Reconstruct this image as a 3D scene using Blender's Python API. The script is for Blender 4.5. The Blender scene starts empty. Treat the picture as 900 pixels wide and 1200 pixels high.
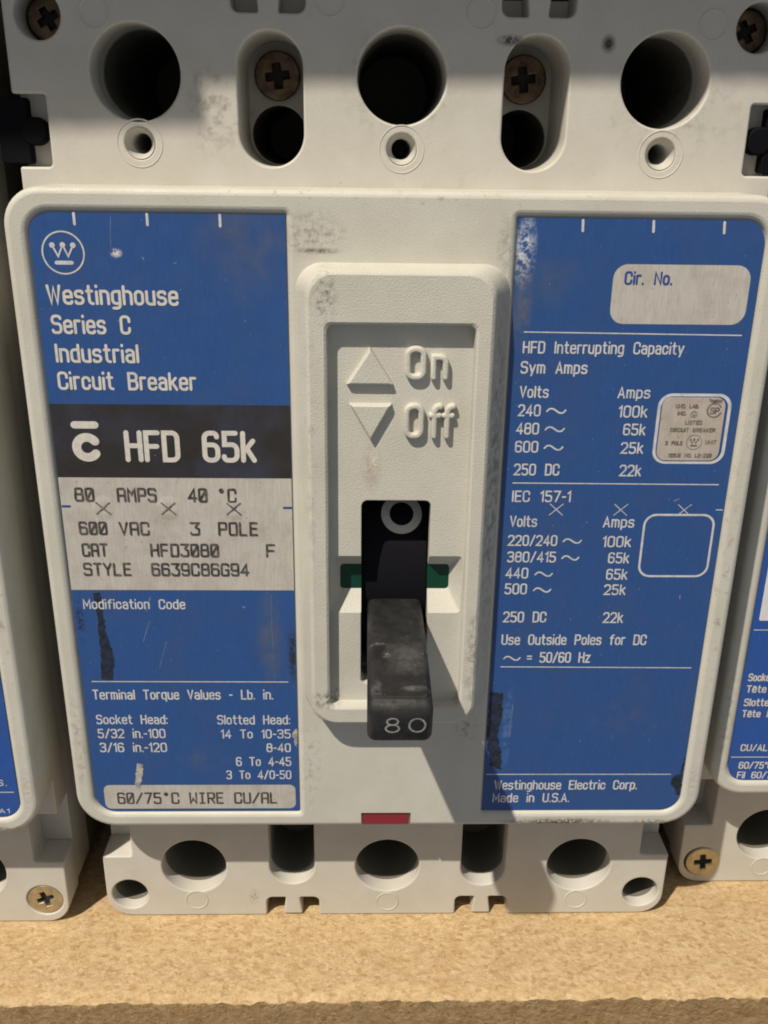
import bpy, bmesh, math, random
from mathutils import Vector, noise as mnoise

random.seed(7)
SC = bpy.context.scene
COL = SC.collection
# one Blender unit is one centimetre; everything below is written in millimetres
SC.unit_settings.system = 'METRIC'
SC.unit_settings.scale_length = 0.01
U = 0.1                # millimetres to units
Z0 = 122.6             # height of the nameplates' top edge above the shelf (z = 0 below is that edge)

# ------------------------------------------------------------------ camera
cam = bpy.data.cameras.new('camera')
cam.sensor_fit = 'VERTICAL'
cam.sensor_width = 27.0
cam.sensor_height = 36.0
cam.lens = 33.0
cam.clip_start = 0.1
cam.clip_end = 1000
camo = bpy.data.objects.new('camera', cam)
COL.objects.link(camo)
camo.location = (-4.859 * U, -125.668 * U, (7.982 + Z0) * U)
camo.rotation_euler = (math.radians(68.871), math.radians(-0.735), math.radians(-1.172))
cam.dof.use_dof = True
cam.dof.focus_distance = 14.0
cam.dof.aperture_fstop = 45.0
SC.camera = camo

# ------------------------------------------------------------------ world and lamps
W = bpy.data.worlds.new('World')
SC.world = W
W.use_nodes = True
bg = W.node_tree.nodes['Background']
bg.inputs['Color'].default_value = (0.95, 0.96, 1.0, 1)
bg.inputs['Strength'].default_value = 0.245

def look(o, target):
    o.rotation_euler = (Vector(target) - o.location).to_track_quat('-Z', 'Y').to_euler()

lamp = bpy.data.lights.new('lamp', 'SPOT')            # the warm work lamp, high on the left in front
lamp.energy = 6900000
lamp.color = (1.0, 0.90, 0.76)
lamp.shadow_soft_size = 2.5
lamp.spot_size = math.radians(26)
lamp.spot_blend = 0.6
lo = bpy.data.objects.new('work_lamp', lamp)
COL.objects.link(lo)
lo.location = (-121.0, -150.0, 283.0)
look(lo, (0, 0, 7))

fill = bpy.data.lights.new('window_light', 'AREA')    # cool daylight from the room on the right
fill.energy = 1300
fill.color = (0.66, 0.84, 1.0)
fill.shape = 'RECTANGLE'
fill.size = 40
fill.size_y = 50
fo = bpy.data.objects.new('window_light', fill)
COL.objects.link(fo)
fo.location = (62, -42, 26)
look(fo, (0, 0, 6))

SC.view_settings.view_transform = 'Standard'
SC.view_settings.look = 'None'
SC.view_settings.exposure = 0.0
SC.view_settings.gamma = 1.0
SC.view_settings.use_curve_mapping = False
SC.cycles.use_denoising = True
SC.cycles.max_bounces = 6
SC.cycles.filter_width = 1.9

# ------------------------------------------------------------------ materials
class NT:
    def __init__(s, name):
        s.m = bpy.data.materials.new(name)
        s.m.use_nodes = True
        s.t = s.m.node_tree
        s.b = s.t.nodes['Principled BSDF']
        s.co = s.t.nodes.new('ShaderNodeTexCoord').outputs['Object']
    def n(s, kind, **kw):
        x = s.t.nodes.new(kind)
        for k, v in kw.items():
            setattr(x, k, v)
        return x
    def put(s, sock, v):
        if hasattr(v, 'is_output') or isinstance(v, bpy.types.NodeSocket):
            s.t.links.new(v, sock)
        else:
            sock.default_value = v
    def stretch(s, sc, co=None):
        m = s.n('ShaderNodeMapping')
        m.inputs['Scale'].default_value = sc
        s.t.links.new(co or s.co, m.inputs['Vector'])
        return m.outputs['Vector']
    def noise(s, scale, detail=3, rough=0.5, co=None, dist=0.0):
        x = s.n('ShaderNodeTexNoise')
        s.t.links.new(co or s.co, x.inputs['Vector'])
        x.inputs['Scale'].default_value = scale
        x.inputs['Detail'].default_value = detail
        x.inputs['Roughness'].default_value = rough
        x.inputs['Distortion'].default_value = dist
        return x.outputs['Fac']
    def ramp(s, v, lo, hi, a=0.0, b=1.0):
        x = s.n('ShaderNodeMapRange')
        s.put(x.inputs['Value'], v)
        x.inputs['From Min'].default_value = lo
        x.inputs['From Max'].default_value = hi
        x.inputs['To Min'].default_value = a
        x.inputs['To Max'].default_value = b
        return x.outputs['Result']
    def math(s, op, a, b=0.0):
        x = s.n('ShaderNodeMath', operation=op)
        s.put(x.inputs[0], a)
        s.put(x.inputs[1], b)
        return x.outputs[0]
    def mix(s, fac, a, b):
        x = s.n('ShaderNodeMix', data_type='RGBA')
        s.put(x.inputs[0], fac)
        s.put(x.inputs[6], a if hasattr(a, 'is_output') else (*a, 1))
        s.put(x.inputs[7], b if hasattr(b, 'is_output') else (*b, 1))
        return x.outputs[2]
    def spot(s, x, z, rx, rz, scale=14.0, lo=0.35, hi=0.65, flat=False):
        """a mark of its own shape: ellipse round (x, z) mm, broken up by noise"""
        m = s.n('ShaderNodeMapping')
        if flat:                             # round (x, y) instead
            m.inputs['Location'].default_value = (-x / rx, -z / rz, 0)
            m.inputs['Scale'].default_value = (1 / (rx * U), 1 / (rz * U), 0.0)
        else:
            m.inputs['Location'].default_value = (-x / rx, 0, -(z + Z0) / rz)
            m.inputs['Scale'].default_value = (1 / (rx * U), 0.0, 1 / (rz * U))
        s.t.links.new(s.co, m.inputs['Vector'])
        l = s.n('ShaderNodeVectorMath', operation='LENGTH')
        s.t.links.new(m.outputs['Vector'], l.inputs[0])
        fall = s.ramp(l.outputs['Value'], 1.0, 0.3)
        return s.math('MULTIPLY', fall, s.ramp(s.noise(scale, 4, 0.65), lo, hi))
    def bump(s, h, strength, dist=0.02):
        x = s.n('ShaderNodeBump')
        s.t.links.new(h, x.inputs['Height'])
        x.inputs['Strength'].default_value = strength
        x.inputs['Distance'].default_value = dist
        s.t.links.new(x.outputs['Normal'], s.b.inputs['Normal'])
    def out(s, color, rough=0.5, metal=0.0, spec=0.5):
        s.put(s.b.inputs['Base Color'], color if hasattr(color, 'is_output') else (*color, 1))
        s.put(s.b.inputs['Roughness'], rough)
        s.b.inputs['Metallic'].default_value = metal
        s.b.inputs['Specular IOR Level'].default_value = spec
        return s.m

def plastic(name, base, grain, grain_d, spots=(), rough=0.5, speck=0.6):
    t = NT(name)
    mott = t.ramp(t.noise(1.3, 4, 0.6), 0.3, 0.7)
    c = t.mix(mott, base, tuple(v * k for v, k in zip(base, (0.90, 0.89, 0.86))))
    fine = t.ramp(t.noise(9.0, 5, 0.7), 0.60, 0.74)
    c = t.mix(t.math('MULTIPLY', fine, 0.22 * speck), c, (0.20, 0.17, 0.13))
    dots = t.ramp(t.noise(26.0, 2, 0.4), 0.74, 0.79)
    c = t.mix(t.math('MULTIPLY', dots, 0.55 * speck), c, (0.09, 0.075, 0.06))
    for (x, z, rx, rz, k, col, sc, lo_, hi_) in spots:
        c = t.mix(t.math('MULTIPLY', t.spot(x, z, rx, rz, sc, lo_, hi_), k), c, col)
    t.bump(t.noise(grain, 3, 0.6), grain_d, 0.02)
    return t.out(c, t.ramp(t.noise(6.0, 3), 0.3, 0.7, rough - 0.06, rough + 0.1), 0, 0.4)

DIRT = (0.075, 0.06, 0.045)
PALE = (0.66, 0.63, 0.55)
M = {}
M['cover'] = plastic('moulded grey plastic', (0.555, 0.548, 0.495), 40, 0.24, [
    (-11.5, -2.2, 5.5, 3.6, 0.75, DIRT, 10, 0.45, 0.75),
    (-10.8, -4.4, 3.4, 0.5, 0.9, DIRT, 16, 0.3, 0.6),
    (28.0, -95.3, 11.0, 0.9, 0.95, DIRT, 16, 0.38, 0.55),
    (44.0, -95.4, 5.0, 0.7, 0.8, DIRT, 18, 0.45, 0.6),
    (49.3, -88.0, 1.5, 5.0, 0.2, DIRT, 18, 0.42, 0.55),
    (-49.3, -80.0, 1.2, 12.0, 0.4, DIRT, 9, 0.45, 0.65),
    (49.2, -50.0, 1.6, 40.0, 0.35, DIRT, 8, 0.55, 0.68),
    (0.0, 2.4, 46.0, 1.6, 0.4, DIRT, 9, 0.58, 0.70),
    (12.0, -77.0, 3.0, 3.0, 0.6, DIRT, 9, 0.5, 0.7),
    (-13.0, -84.0, 2.4, 10.0, 0.45, DIRT, 9, 0.5, 0.7),
    (13.6, -3.5, 1.3, 5.0, 0.5, DIRT, 9, 0.4, 0.7)])
M['guard'] = plastic('grained grey plastic', (0.55, 0.545, 0.49), 40, 0.42, [
    (-9.8, -9.8, 2.0, 4.5, 0.75, DIRT, 12, 0.45, 0.65),
    (-3.5, -33.0, 1.6, 4.5, 0.55, (0.34, 0.25, 0.19), 10, 0.3, 0.55),
    (-3.2, -32.0, 0.9, 2.4, 0.85, PALE, 20, 0.42, 0.55),
    (-10.0, -69.5, 3.0, 2.0, 0.8, DIRT, 12, 0.45, 0.62),
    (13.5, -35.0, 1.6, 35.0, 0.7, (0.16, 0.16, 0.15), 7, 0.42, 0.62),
    (11.5, -62.0, 1.2, 12.0, 0.5, DIRT, 9, 0.45, 0.65),
    (-11.8, -30.0, 1.0, 26.0, 0.35, DIRT, 7, 0.5, 0.7)], 0.6)
M['inner'] = plastic('inner housing with hole shade', (0.17, 0.168, 0.14), 30, 0.15)  # inner plastic, its tone darkened to carry the shade in the holes
M['base'] = plastic('grey terminal plastic', (0.55, 0.535, 0.49), 38, 0.16, [
    (-24.5, 12.5, 5.0, 7.0, 0.5, DIRT, 8, 0.48, 0.7),
    (26.6, 21.0, 1.1, 1.3, 1.0, (0.05, 0.05, 0.05), 22, 0.3, 0.42),
    (14.0, 21.2, 2.2, 0.8, 0.95, (0.05, 0.05, 0.05), 14, 0.35, 0.5),
    (0.0, 16.0, 9.0, 9.0, 0.35, DIRT, 7, 0.5, 0.7),
    (36.0, 14.0, 12.0, 8.0, 0.3, DIRT, 7, 0.5, 0.7),
    (-24.0, -118.3, 1.0, 2.2, 0.8, DIRT, 25, 0.5, 0.6)])

def enamel(name, base, spots=(), rough=0.36):
    t = NT(name)
    br = t.noise(16.0, 4, 0.6, t.stretch((6.0, 1.0, 0.35)))
    c = t.mix(t.ramp(br, 0.3, 0.7), base, tuple(v * 0.80 for v in base))
    c = t.mix(t.math('MULTIPLY', t.ramp(t.noise(1.1, 4, 0.6), 0.45, 0.75), 0.35), c, (0.055, 0.075, 0.15))
    pin = t.ramp(t.noise(30.0, 2, 0.4), 0.77, 0.80)
    c = t.mix(t.math('MULTIPLY', pin, 0.5), c, (0.45, 0.45, 0.45))
    for (x, z, rx, rz, k, col, sc, lo_, hi_) in spots:
        c = t.mix(t.math('MULTIPLY', t.spot(x, z, rx, rz, sc, lo_, hi_), k), c, col)
    t.bump(br, 0.06, 0.01)
    return t.out(c, t.ramp(t.noise(3.0, 4), 0.3, 0.7, rough - 0.08, rough + 0.12), 0.0, 0.5)

SMEAR = (0.10, 0.105, 0.12)
M['blue_left'] = enamel('blue enamel', (0.024, 0.085, 0.282), [
    (-19.5, -4.0, 8.0, 9.0, 0.45, SMEAR, 3, 0.3, 0.7),
    (-18.6, -61.0, 2.4, 10.0, 0.55, (0.11, 0.115, 0.12), 4, 0.25, 0.65),
    (-15.3, -64.0, 0.9, 6.0, 0.95, (0.02, 0.02, 0.022), 12, 0.35, 0.5),
    (-30.0, -83.0, 5.0, 3.0, 0.4, SMEAR, 5, 0.35, 0.65),
    (-42.5, -47.5, 4.5, 1.0, 0.6, SMEAR, 10, 0.4, 0.6),
    (-36.8, -5.0, 0.9, 0.7, 1.0, (0.62, 0.60, 0.56), 30, 0.42, 0.5),
    (-46.9, -59.0, 0.8, 5.0, 0.9, (0.02, 0.02, 0.025), 14, 0.48, 0.58)])
M['blue_right'] = enamel('blue enamel on right plate', (0.024, 0.083, 0.272), [
    (16.2, -4.0, 1.8, 5.5, 0.9, (0.62, 0.66, 0.72), 14, 0.40, 0.62),  # worn pale corner; its whitish reflection is painted in
    (16.4, -11.0, 1.6, 7.0, 0.6, (0.14, 0.14, 0.135), 8, 0.32, 0.6),
    (20.5, -8.0, 4.5, 5.0, 0.4, (0.06, 0.10, 0.18), 6, 0.3, 0.6),
    (18.3, -77.0, 1.0, 9.0, 0.55, (0.10, 0.20, 0.42), 8, 0.4, 0.6),
    (36.0, -76.0, 7.0, 4.5, 0.18, SMEAR, 6, 0.4, 0.6)])
M['blue_bright'] = enamel('bright blue enamel', (0.020, 0.088, 0.365))

def brushed(name, base, dark, k=1.0, rough=0.42, metal=0.55):
    t = NT(name)
    st = t.stretch((9.0, 1.0, 0.5))
    br = t.noise(10.0, 4, 0.65, st)
    c = t.mix(t.ramp(br, 0.32, 0.68), base, tuple(v * 0.78 for v in base))
    c = t.mix(t.math('MULTIPLY', t.ramp(t.noise(2.2, 5, 0.65), 0.46, 0.74), 0.5 * k), c, dark)
    c = t.mix(t.math('MULTIPLY', t.ramp(t.noise(17.0, 3, 0.6), 0.64, 0.74), 0.5 * k), c, tuple(v * 0.6 for v in dark))
    t.bump(br, 0.10, 0.01)
    return t.out(c, rough, metal, 0.5)
M['silver'] = brushed('bare brushed plate', (0.63, 0.605, 0.55), (0.34, 0.31, 0.26), 1.0, 0.5, 0.25)
M['sticker'] = brushed('worn foil', (0.60, 0.54, 0.47), (0.34, 0.27, 0.21), 1.0, 0.45, 0.25)
M['panel_white'] = brushed('white writing panel', (0.74, 0.74, 0.76), (0.6, 0.6, 0.62), 0.5, 0.5, 0.0)

def ink(name, col, fade, amount, rough=0.55, spec=0.35):
    t = NT(name)
    c = t.mix(t.math('MULTIPLY', t.ramp(t.noise(13.0, 4, 0.7), 0.42, 0.72), amount), col, fade)
    return t.out(c, rough, 0, spec)
M['ink_white'] = ink('bare metal lettering', (0.60, 0.60, 0.60), (0.22, 0.27, 0.38), 0.55)
M['ink_bold'] = ink('bare metal large lettering', (0.62, 0.60, 0.55), (0.40, 0.39, 0.36), 0.6)
M['ink_black'] = ink('typed black lettering', (0.035, 0.033, 0.03), (0.20, 0.18, 0.16), 0.8)
M['ink_small'] = ink('small grey lettering', (0.09, 0.08, 0.08), (0.30, 0.26, 0.22), 0.9)
M['ink_blue'] = ink('blue lettering', (0.022, 0.06, 0.24), (0.05, 0.09, 0.25), 0.5)
M['band'] = enamel('black enamel band', (0.024, 0.021, 0.021), (), 0.5)
M['worn'] = ink('bare black patch', (0.014, 0.015, 0.019), (0.022, 0.045, 0.12), 0.9)
M['scratch'] = ink('bright scratch', (0.60, 0.60, 0.60), (0.25, 0.28, 0.36), 0.8)
M['scuff'] = ink('scuffed bare metal', (0.46, 0.44, 0.41), (0.09, 0.09, 0.10), 0.95)
M['faint'] = ink('faint scratch', (0.22, 0.26, 0.36), (0.05, 0.10, 0.25), 0.95)

def handle_mat():
    t = NT('worn black plastic')
    c = t.mix(t.ramp(t.noise(3.0, 4, 0.6), 0.35, 0.7), (0.012, 0.0122, 0.013), (0.024, 0.024, 0.025))
    c = t.mix(t.math('MULTIPLY', t.ramp(t.noise(5.0, 6, 0.75, None, 0.6), 0.52, 0.74), 0.35), c, (0.065, 0.065, 0.066))
    for (x, y, rx, ry, k, col, sc, lo_, hi_) in [(1.4, -15.0, 3.4, 6.0, 0.6, (0.095, 0.095, 0.096), 9, 0.25, 0.6), (1.6, -19.3, 2.6, 1.6, 0.95, (0.010, 0.010, 0.012), 6, 0.3, 0.5),
                                                 (2.2, -21.6, 2.2, 0.7, 0.6, (0.17, 0.165, 0.16), 12, 0.3, 0.6), (-1.4, -14.6, 0.8, 1.0, 0.6, (0.20, 0.20, 0.20), 22, 0.45, 0.6),
                                                 (-2.9, -21.5, 0.9, 2.8, 0.5, (0.14, 0.14, 0.14), 10, 0.4, 0.65), (0.0, -24.0, 5.5, 0.7, 0.4, (0.10, 0.10, 0.10), 12, 0.35, 0.6), (-2.5, -12.0, 1.5, 0.5, 0.7, (0.16, 0.16, 0.16), 14, 0.35, 0.6)]:
        c = t.mix(t.math('MULTIPLY', t.spot(x, y, rx, ry, sc, lo_, hi_, True), k), c, col)
    c = t.mix(t.math('MULTIPLY', t.ramp(t.noise(11.0, 5, 0.7), 0.68, 0.76), 0.6), c, (0.22, 0.215, 0.21))
    dust = t.ramp(t.noise(30.0, 2, 0.4), 0.74, 0.79)
    c = t.mix(t.math('MULTIPLY', dust, 0.45), c, (0.36, 0.35, 0.33))
    t.bump(t.noise(24, 4, 0.6), 0.22, 0.02)
    return t.out(c, t.ramp(t.noise(7, 4), 0.3, 0.7, 0.42, 0.62), 0, 0.3)
M['handle'] = handle_mat()
M['drum'] = ink('smooth black plastic', (0.008, 0.008, 0.012), (0.010, 0.0095, 0.0095), 0.8, 0.5, 0.05)
M['handle_ink'] = ink('grey numerals', (0.36, 0.355, 0.35), (0.07, 0.07, 0.07), 0.95)
M['ring_ink'] = ink('grey printed ring', (0.66, 0.64, 0.60), (0.5, 0.48, 0.45), 0.6)
M['green'] = ink('green plastic flag', (0.003, 0.048, 0.025), (0.004, 0.034, 0.02), 0.7, 0.4)
M['red'] = ink('red plastic button', (0.25, 0.02, 0.032), (0.17, 0.03, 0.035), 0.8, 0.45)
M['black'] = ink('black plastic', (0.004, 0.004, 0.006), (0.007, 0.007, 0.009), 0.6, 0.7, 0.08)
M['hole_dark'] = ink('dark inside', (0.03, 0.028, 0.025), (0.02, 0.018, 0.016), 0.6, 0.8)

def screw_mat(name, a, b, k):
    t = NT(name)
    c = t.mix(t.math('MULTIPLY', t.ramp(t.noise(6.0, 5, 0.7), 0.4, 0.68), k), a, b)
    t.bump(t.noise(20, 3), 0.15, 0.01)
    return t.out(c, t.ramp(t.noise(9, 3), 0.3, 0.7, 0.28, 0.5), 0.85, 0.5)
M['rust'] = screw_mat('tarnished brown screw', (0.17, 0.115, 0.07), (0.055, 0.038, 0.026), 1.0)
M['brass'] = screw_mat('yellow zinc screw', (0.56, 0.50, 0.37), (0.34, 0.29, 0.20), 0.8)

def board_mat(name, dim):
    t = NT(name)
    a = t.n('ShaderNodeTexVoronoi', feature='F1')
    warp = t.n('ShaderNodeMix', data_type='VECTOR')
    nn = t.n('ShaderNodeTexNoise')
    nn.inputs['Scale'].default_value = 2.6
    nn.inputs['Detail'].default_value = 4
    t.t.links.new(t.co, nn.inputs['Vector'])
    warp.inputs[0].default_value = 0.22
    t.t.links.new(t.stretch((1.0, 1.5, 1.5)), warp.inputs[4])
    t.t.links.new(nn.outputs['Color'], warp.inputs[5])
    a.inputs['Scale'].default_value = 6.0
    t.t.links.new(warp.outputs[1], a.inputs['Vector'])
    b = t.n('ShaderNodeTexVoronoi', feature='F1')
    b.inputs['Scale'].default_value = 17.0
    t.t.links.new(warp.outputs[1], b.inputs['Vector'])
    sa = t.n('ShaderNodeSeparateColor'); t.t.links.new(a.outputs['Color'], sa.inputs[0])
    sb = t.n('ShaderNodeSeparateColor'); t.t.links.new(b.outputs['Color'], sb.inputs[0])
    D = lambda c: tuple(v * dim * k for v, k in zip(c, (1.0, 0.88, 0.72) if dim < 0.95 else (1.0, 0.96, 0.88)))
    soft = t.ramp(t.noise(5.0, 8, 0.8, t.stretch((0.8, 1.3, 1.3))), 0.36, 0.64)
    c = t.mix(soft, D((0.41, 0.285, 0.15)), D((0.65, 0.51, 0.325)))
    c = t.mix(t.math('MULTIPLY', t.ramp(sa.outputs[0], 0.1, 0.9), 0.40), c, D((0.62, 0.48, 0.29)))
    c = t.mix(t.math('MULTIPLY', t.ramp(sb.outputs[0], 0.45, 0.9), 0.50), c, D((0.68, 0.55, 0.36)))
    c = t.mix(t.math('MULTIPLY', t.ramp(sb.outputs[1], 0.76, 0.95), 0.55), c, D((0.36, 0.22, 0.09)))
    c = t.mix(t.math('MULTIPLY', t.ramp(t.noise(1.4, 5, 0.7), 0.5, 0.75), 0.45), c, D((0.40, 0.25, 0.11)))
    c = t.mix(t.math('MULTIPLY', t.ramp(t.noise(12, 4, 0.7), 0.64, 0.71), 0.65), c, D((0.17, 0.10, 0.05)))
    c = t.mix(t.math('MULTIPLY', t.ramp(t.noise(9, 5, 0.7, t.stretch((1, 1, 1.7))), 0.60, 0.72), 0.85 if dim < 0.95 else 0.35), c, (0.74, 0.61, 0.41))
    h = t.math('ADD', t.noise(12, 6, 0.75), t.math('MULTIPLY', sb.outputs[2], 0.35))
    t.bump(h, 0.7 if dim > 0.95 else 1.0, 0.06 if dim > 0.95 else 0.13)
    return t.out(c, 0.75, 0, 0.2)
M['board'] = board_mat('chipboard', 1.0)
M['board_edge'] = board_mat('chipboard sawn edge', 0.94)
M['wall'] = ink('dark wall', (0.03, 0.032, 0.036), (0.02, 0.02, 0.023), 0.6, 0.9)

# ------------------------------------------------------------------ 2-D outlines
def arc(cx, cz, r, a0, a1, n):
    return [(cx + r * math.cos(a0 + (a1 - a0) * i / n), cz + r * math.sin(a0 + (a1 - a0) * i / n)) for i in range(n + 1)]
def circle(cx, cz, r, n=44):
    return [(cx + r * math.cos(2 * math.pi * i / n), cz + r * math.sin(2 * math.pi * i / n)) for i in range(n)]
def fillet(pts, radii, seg=7, closed=True):
    n = len(pts)
    out = []
    for i in range(n):
        p = Vector(pts[i])
        r = radii[i] if isinstance(radii, (list, tuple)) else radii
        if r <= 0 or (not closed and i in (0, n - 1)):
            out.append((p.x, p.y)); continue
        a = Vector(pts[i - 1]) - p
        b = Vector(pts[(i + 1) % n]) - p
        la, lb = a.length, b.length
        if la < 1e-6 or lb < 1e-6:
            continue
        a /= la; b /= lb
        ang = math.acos(max(-1, min(1, a.dot(b))))
        if ang > 3.1 or ang < 0.05:
            out.append((p.x, p.y)); continue
        lim_a = la * (0.5 if closed or i > 1 else 0.98)
        lim_b = lb * (0.5 if closed or i < n - 2 else 0.98)
        t = min(r / math.tan(ang / 2), lim_a * 0.99, lim_b * 0.99)
        rr = t * math.tan(ang / 2)
        bis = (a + b).normalized()
        c = p + bis * (rr / math.sin(ang / 2))
        s = p + a * t
        e = p + b * t
        a0 = math.atan2(s.y - c.y, s.x - c.x)
        a1 = math.atan2(e.y - c.y, e.x - c.x)
        d = (a1 - a0 + math.pi) % (2 * math.pi) - math.pi
        out += [(c.x + rr * math.cos(a0 + d * k / seg), c.y + rr * math.sin(a0 + d * k / seg)) for k in range(seg + 1)]
    return out
def rrect(x0, x1, z0, z1, r, seg=7):
    return fillet([(x0, z0), (x1, z0), (x1, z1), (x0, z1)], r, seg)      # radii: bottom-left, bottom-right, top-right, top-left
def slot_shape(x0, x1, z0, z1):
    return rrect(x0, x1, z0, z1, (x1 - x0) / 2 - 0.001, 14)

# ------------------------------------------------------------------ geometry collector (millimetres)
def shade(me, angle):
    """smooth shading, but large flat faces keep their own flat normals"""
    bm = bmesh.new(); bm.from_mesh(me)
    bm.normal_update()
    for f in bm.faces: f.smooth = True
    th = math.radians(angle)
    for e in bm.edges:
        if len(e.link_faces) == 2:
            a, b = (abs(f.normal.y) > 0.99995 for f in e.link_faces)
            e.smooth = e.calc_face_angle(0) < th and a == b
        else:
            e.smooth = False
    bm.to_mesh(me); bm.free()

class Geo:
    def __init__(s):
        s.v, s.f = [], []
    def add(s, v, f):
        o = len(s.v)
        s.v += v
        s.f += [tuple(i + o for i in q) for q in f]
        return s
    def slab(s, outline, holes, y0, y1, bevel=0.0, res=2):
        """a plate with real holes: front at y0, back at y1, rounded edges"""
        cu = bpy.data.curves.new('tmp', 'CURVE')
        cu.dimensions = '2D'
        cu.fill_mode = 'BOTH'
        for loop in [outline] + list(holes):
            sp = cu.splines.new('POLY')
            sp.points.add(len(loop) - 1)
            for k, (x, z) in enumerate(loop):
                sp.points[k].co = (x, z, 0, 1)
            sp.use_cyclic_u = True
        cu.extrude = (y1 - y0) / 2 - bevel
        cu.bevel_depth = bevel
        cu.bevel_resolution = res
        cu.offset = -bevel
        ob = bpy.data.objects.new('tmp', cu)
        COL.objects.link(ob)
        dg = bpy.context.evaluated_depsgraph_get()
        me = ob.evaluated_get(dg).to_mesh()
        ym = (y0 + y1) / 2
        s.add([(v.co.x, ym - v.co.z, v.co.y) for v in me.vertices], [tuple(p.vertices) for p in me.polygons])
        ob.evaluated_get(dg).to_mesh_clear()
        bpy.data.objects.remove(ob)
        bpy.data.curves.remove(cu)
        return s
    def sheet(s, outline, holes, y):
        return s.slab(outline, holes, y - 0.0, y + 0.012)
    def loft(s, loops, cap0=False, cap1=False):
        n = len(loops[0])
        v = [p for l in loops for p in l]
        f = []
        for k in range(len(loops) - 1):
            for i in range(n):
                j = (i + 1) % n
                f.append((k * n + i, k * n + j, (k + 1) * n + j, (k + 1) * n + i))
        if cap0: f.append(tuple(range(n - 1, -1, -1)))
        if cap1: f.append(tuple(range((len(loops) - 1) * n, len(loops) * n)))
        return s.add(v, f)
    def lathe(s, cx, cz, prof, n=36, cap=False):
        return s.loft([[(cx + r * math.cos(2 * math.pi * i / n), y, cz + r * math.sin(2 * math.pi * i / n)) for i in range(n)] for r, y in prof], False, cap)
    def box(s, x0, x1, y0, y1, z0, z1):
        v = [(x, y, z) for x in (x0, x1) for y in (y0, y1) for z in (z0, z1)]
        return s.add(v, [(0, 1, 3, 2), (4, 6, 7, 5), (0, 4, 5, 1), (2, 3, 7, 6), (0, 2, 6, 4), (1, 5, 7, 3)])
    def ribbon(s, pts, closed, hw, y, thick=0.0, bev=0.0):
        """a pen stroke of half width hw; flat, or raised by thick"""
        P = []
        for p in pts:
            if not P or (Vector(p) - Vector(P[-1])).length > 1e-5:
                P.append(p)
        if closed and len(P) > 1 and (Vector(P[0]) - Vector(P[-1])).length < 1e-5:
            P.pop()
        n = len(P)
        if n < 2:
            return s
        L, R = [], []
        V2 = [Vector(p) for p in P]
        for i in range(n):
            d0 = (V2[i] - V2[i - 1]).normalized() if (closed or i > 0) else None
            d1 = (V2[(i + 1) % n] - V2[i]).normalized() if (closed or i < n - 1) else None
            if d0 is None: d0 = d1
            if d1 is None: d1 = d0
            t = d0 + d1
            t = t.normalized() if t.length > 1e-4 else d1
            nn = Vector((-t.y, t.x))
            c = max(0.5, nn.dot(Vector((-d1.y, d1.x))))
            L.append(V2[i] + nn * hw / c)
            R.append(V2[i] - nn * hw / c)
        caps = []
        if not closed:
            d = (V2[0] - V2[1]).normalized(); a = math.atan2(d.y, d.x)
            c0 = [V2[0] + hw * Vector((math.cos(a + w), math.sin(a + w))) for w in (-1.05, -0.52, 0, 0.52, 1.05)]
            d = (V2[-1] - V2[-2]).normalized(); a = math.atan2(d.y, d.x)
            c1 = [V2[-1] + hw * Vector((math.cos(a + w), math.sin(a + w))) for w in (-1.05, -0.52, 0, 0.52, 1.05)]
            rim = R + c1 + L[::-1] + c0
        if thick <= 0:
            if closed:
                v = [(q.x, y - 0.006 * (k % n) / n, q.y) for k, q in enumerate(L + R)]
                s.add(v, [(i, (i + 1) % n, n + (i + 1) % n, n + i)[::-1] for i in range(n)])
            else:
                v = [(q.x, y - 0.006 * (k % n) / n, q.y) for k, q in enumerate(L + R)]
                s.add(v, [(i, i + 1, n + i + 1, n + i)[::-1] for i in range(n - 1)])
                for c, q0, q1, yc in ((c1, R[-1], L[-1], y - 0.006 * (n - 1) / n), (c0, L[0], R[0], y)):
                    loop = [q0] + c + [q1]
                    s.add([(q.x, yc, q.y) for q in loop], [tuple(range(len(loop)))])
            return s
        # raised stroke: side walls, rounded top
        if closed:
            def ring(side, k, yy):
                C = L if side else R
                return [((V2[i] + (C[i] - V2[i]) * k), yy) for i in range(n)]
            for side in (0, 1):
                loops = [[(p.x, yy, p.y) for p, yy in ring(side, k, yy_)] for k, yy_ in ((1, y), (1, y - thick * 0.6), (0.75, y - thick * 0.93), (0.35, y - thick), (0, y - thick))]
                loops = [[(p[0], p[1], p[2]) for p in l] for l in loops]
                s.loft(loops)
        else:
            cen = V2[::1] + [V2[-1]] * 5 + V2[::-1] + [V2[0]] * 5
            loops = []
            for k, yy in ((1, y), (1, y - thick * 0.6), (0.75, y - thick * 0.93), (0.35, y - thick), (0.0, y - thick)):
                loops.append([((c + (q - c) * k).x, yy, (c + (q - c) * k).y) for q, c in zip(rim, cen)])
            s.loft(loops)
        return s
    def build(s, name, mat, parent=None, angle=32, fn=None, keep_normals=False):
        me = bpy.data.meshes.new(name)
        V = [fn(*p) for p in s.v] if fn else s.v
        me.from_pydata([(x * U, y * U, (z + Z0) * U) for x, y, z in V], [], s.f)
        bm = bmesh.new()
        bm.from_mesh(me)
        bmesh.ops.remove_doubles(bm, verts=bm.verts, dist=1e-5)
        bmesh.ops.dissolve_degenerate(bm, edges=bm.edges, dist=1e-6)
        if not keep_normals:
            bmesh.ops.recalc_face_normals(bm, faces=bm.faces)
        bm.to_mesh(me)
        bm.free()
        shade(me, angle)
        me.materials.append(M[mat])
        ob = bpy.data.objects.new(name, me)
        COL.objects.link(ob)
        if parent is not None:
            ob.parent = parent
        return ob

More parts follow.
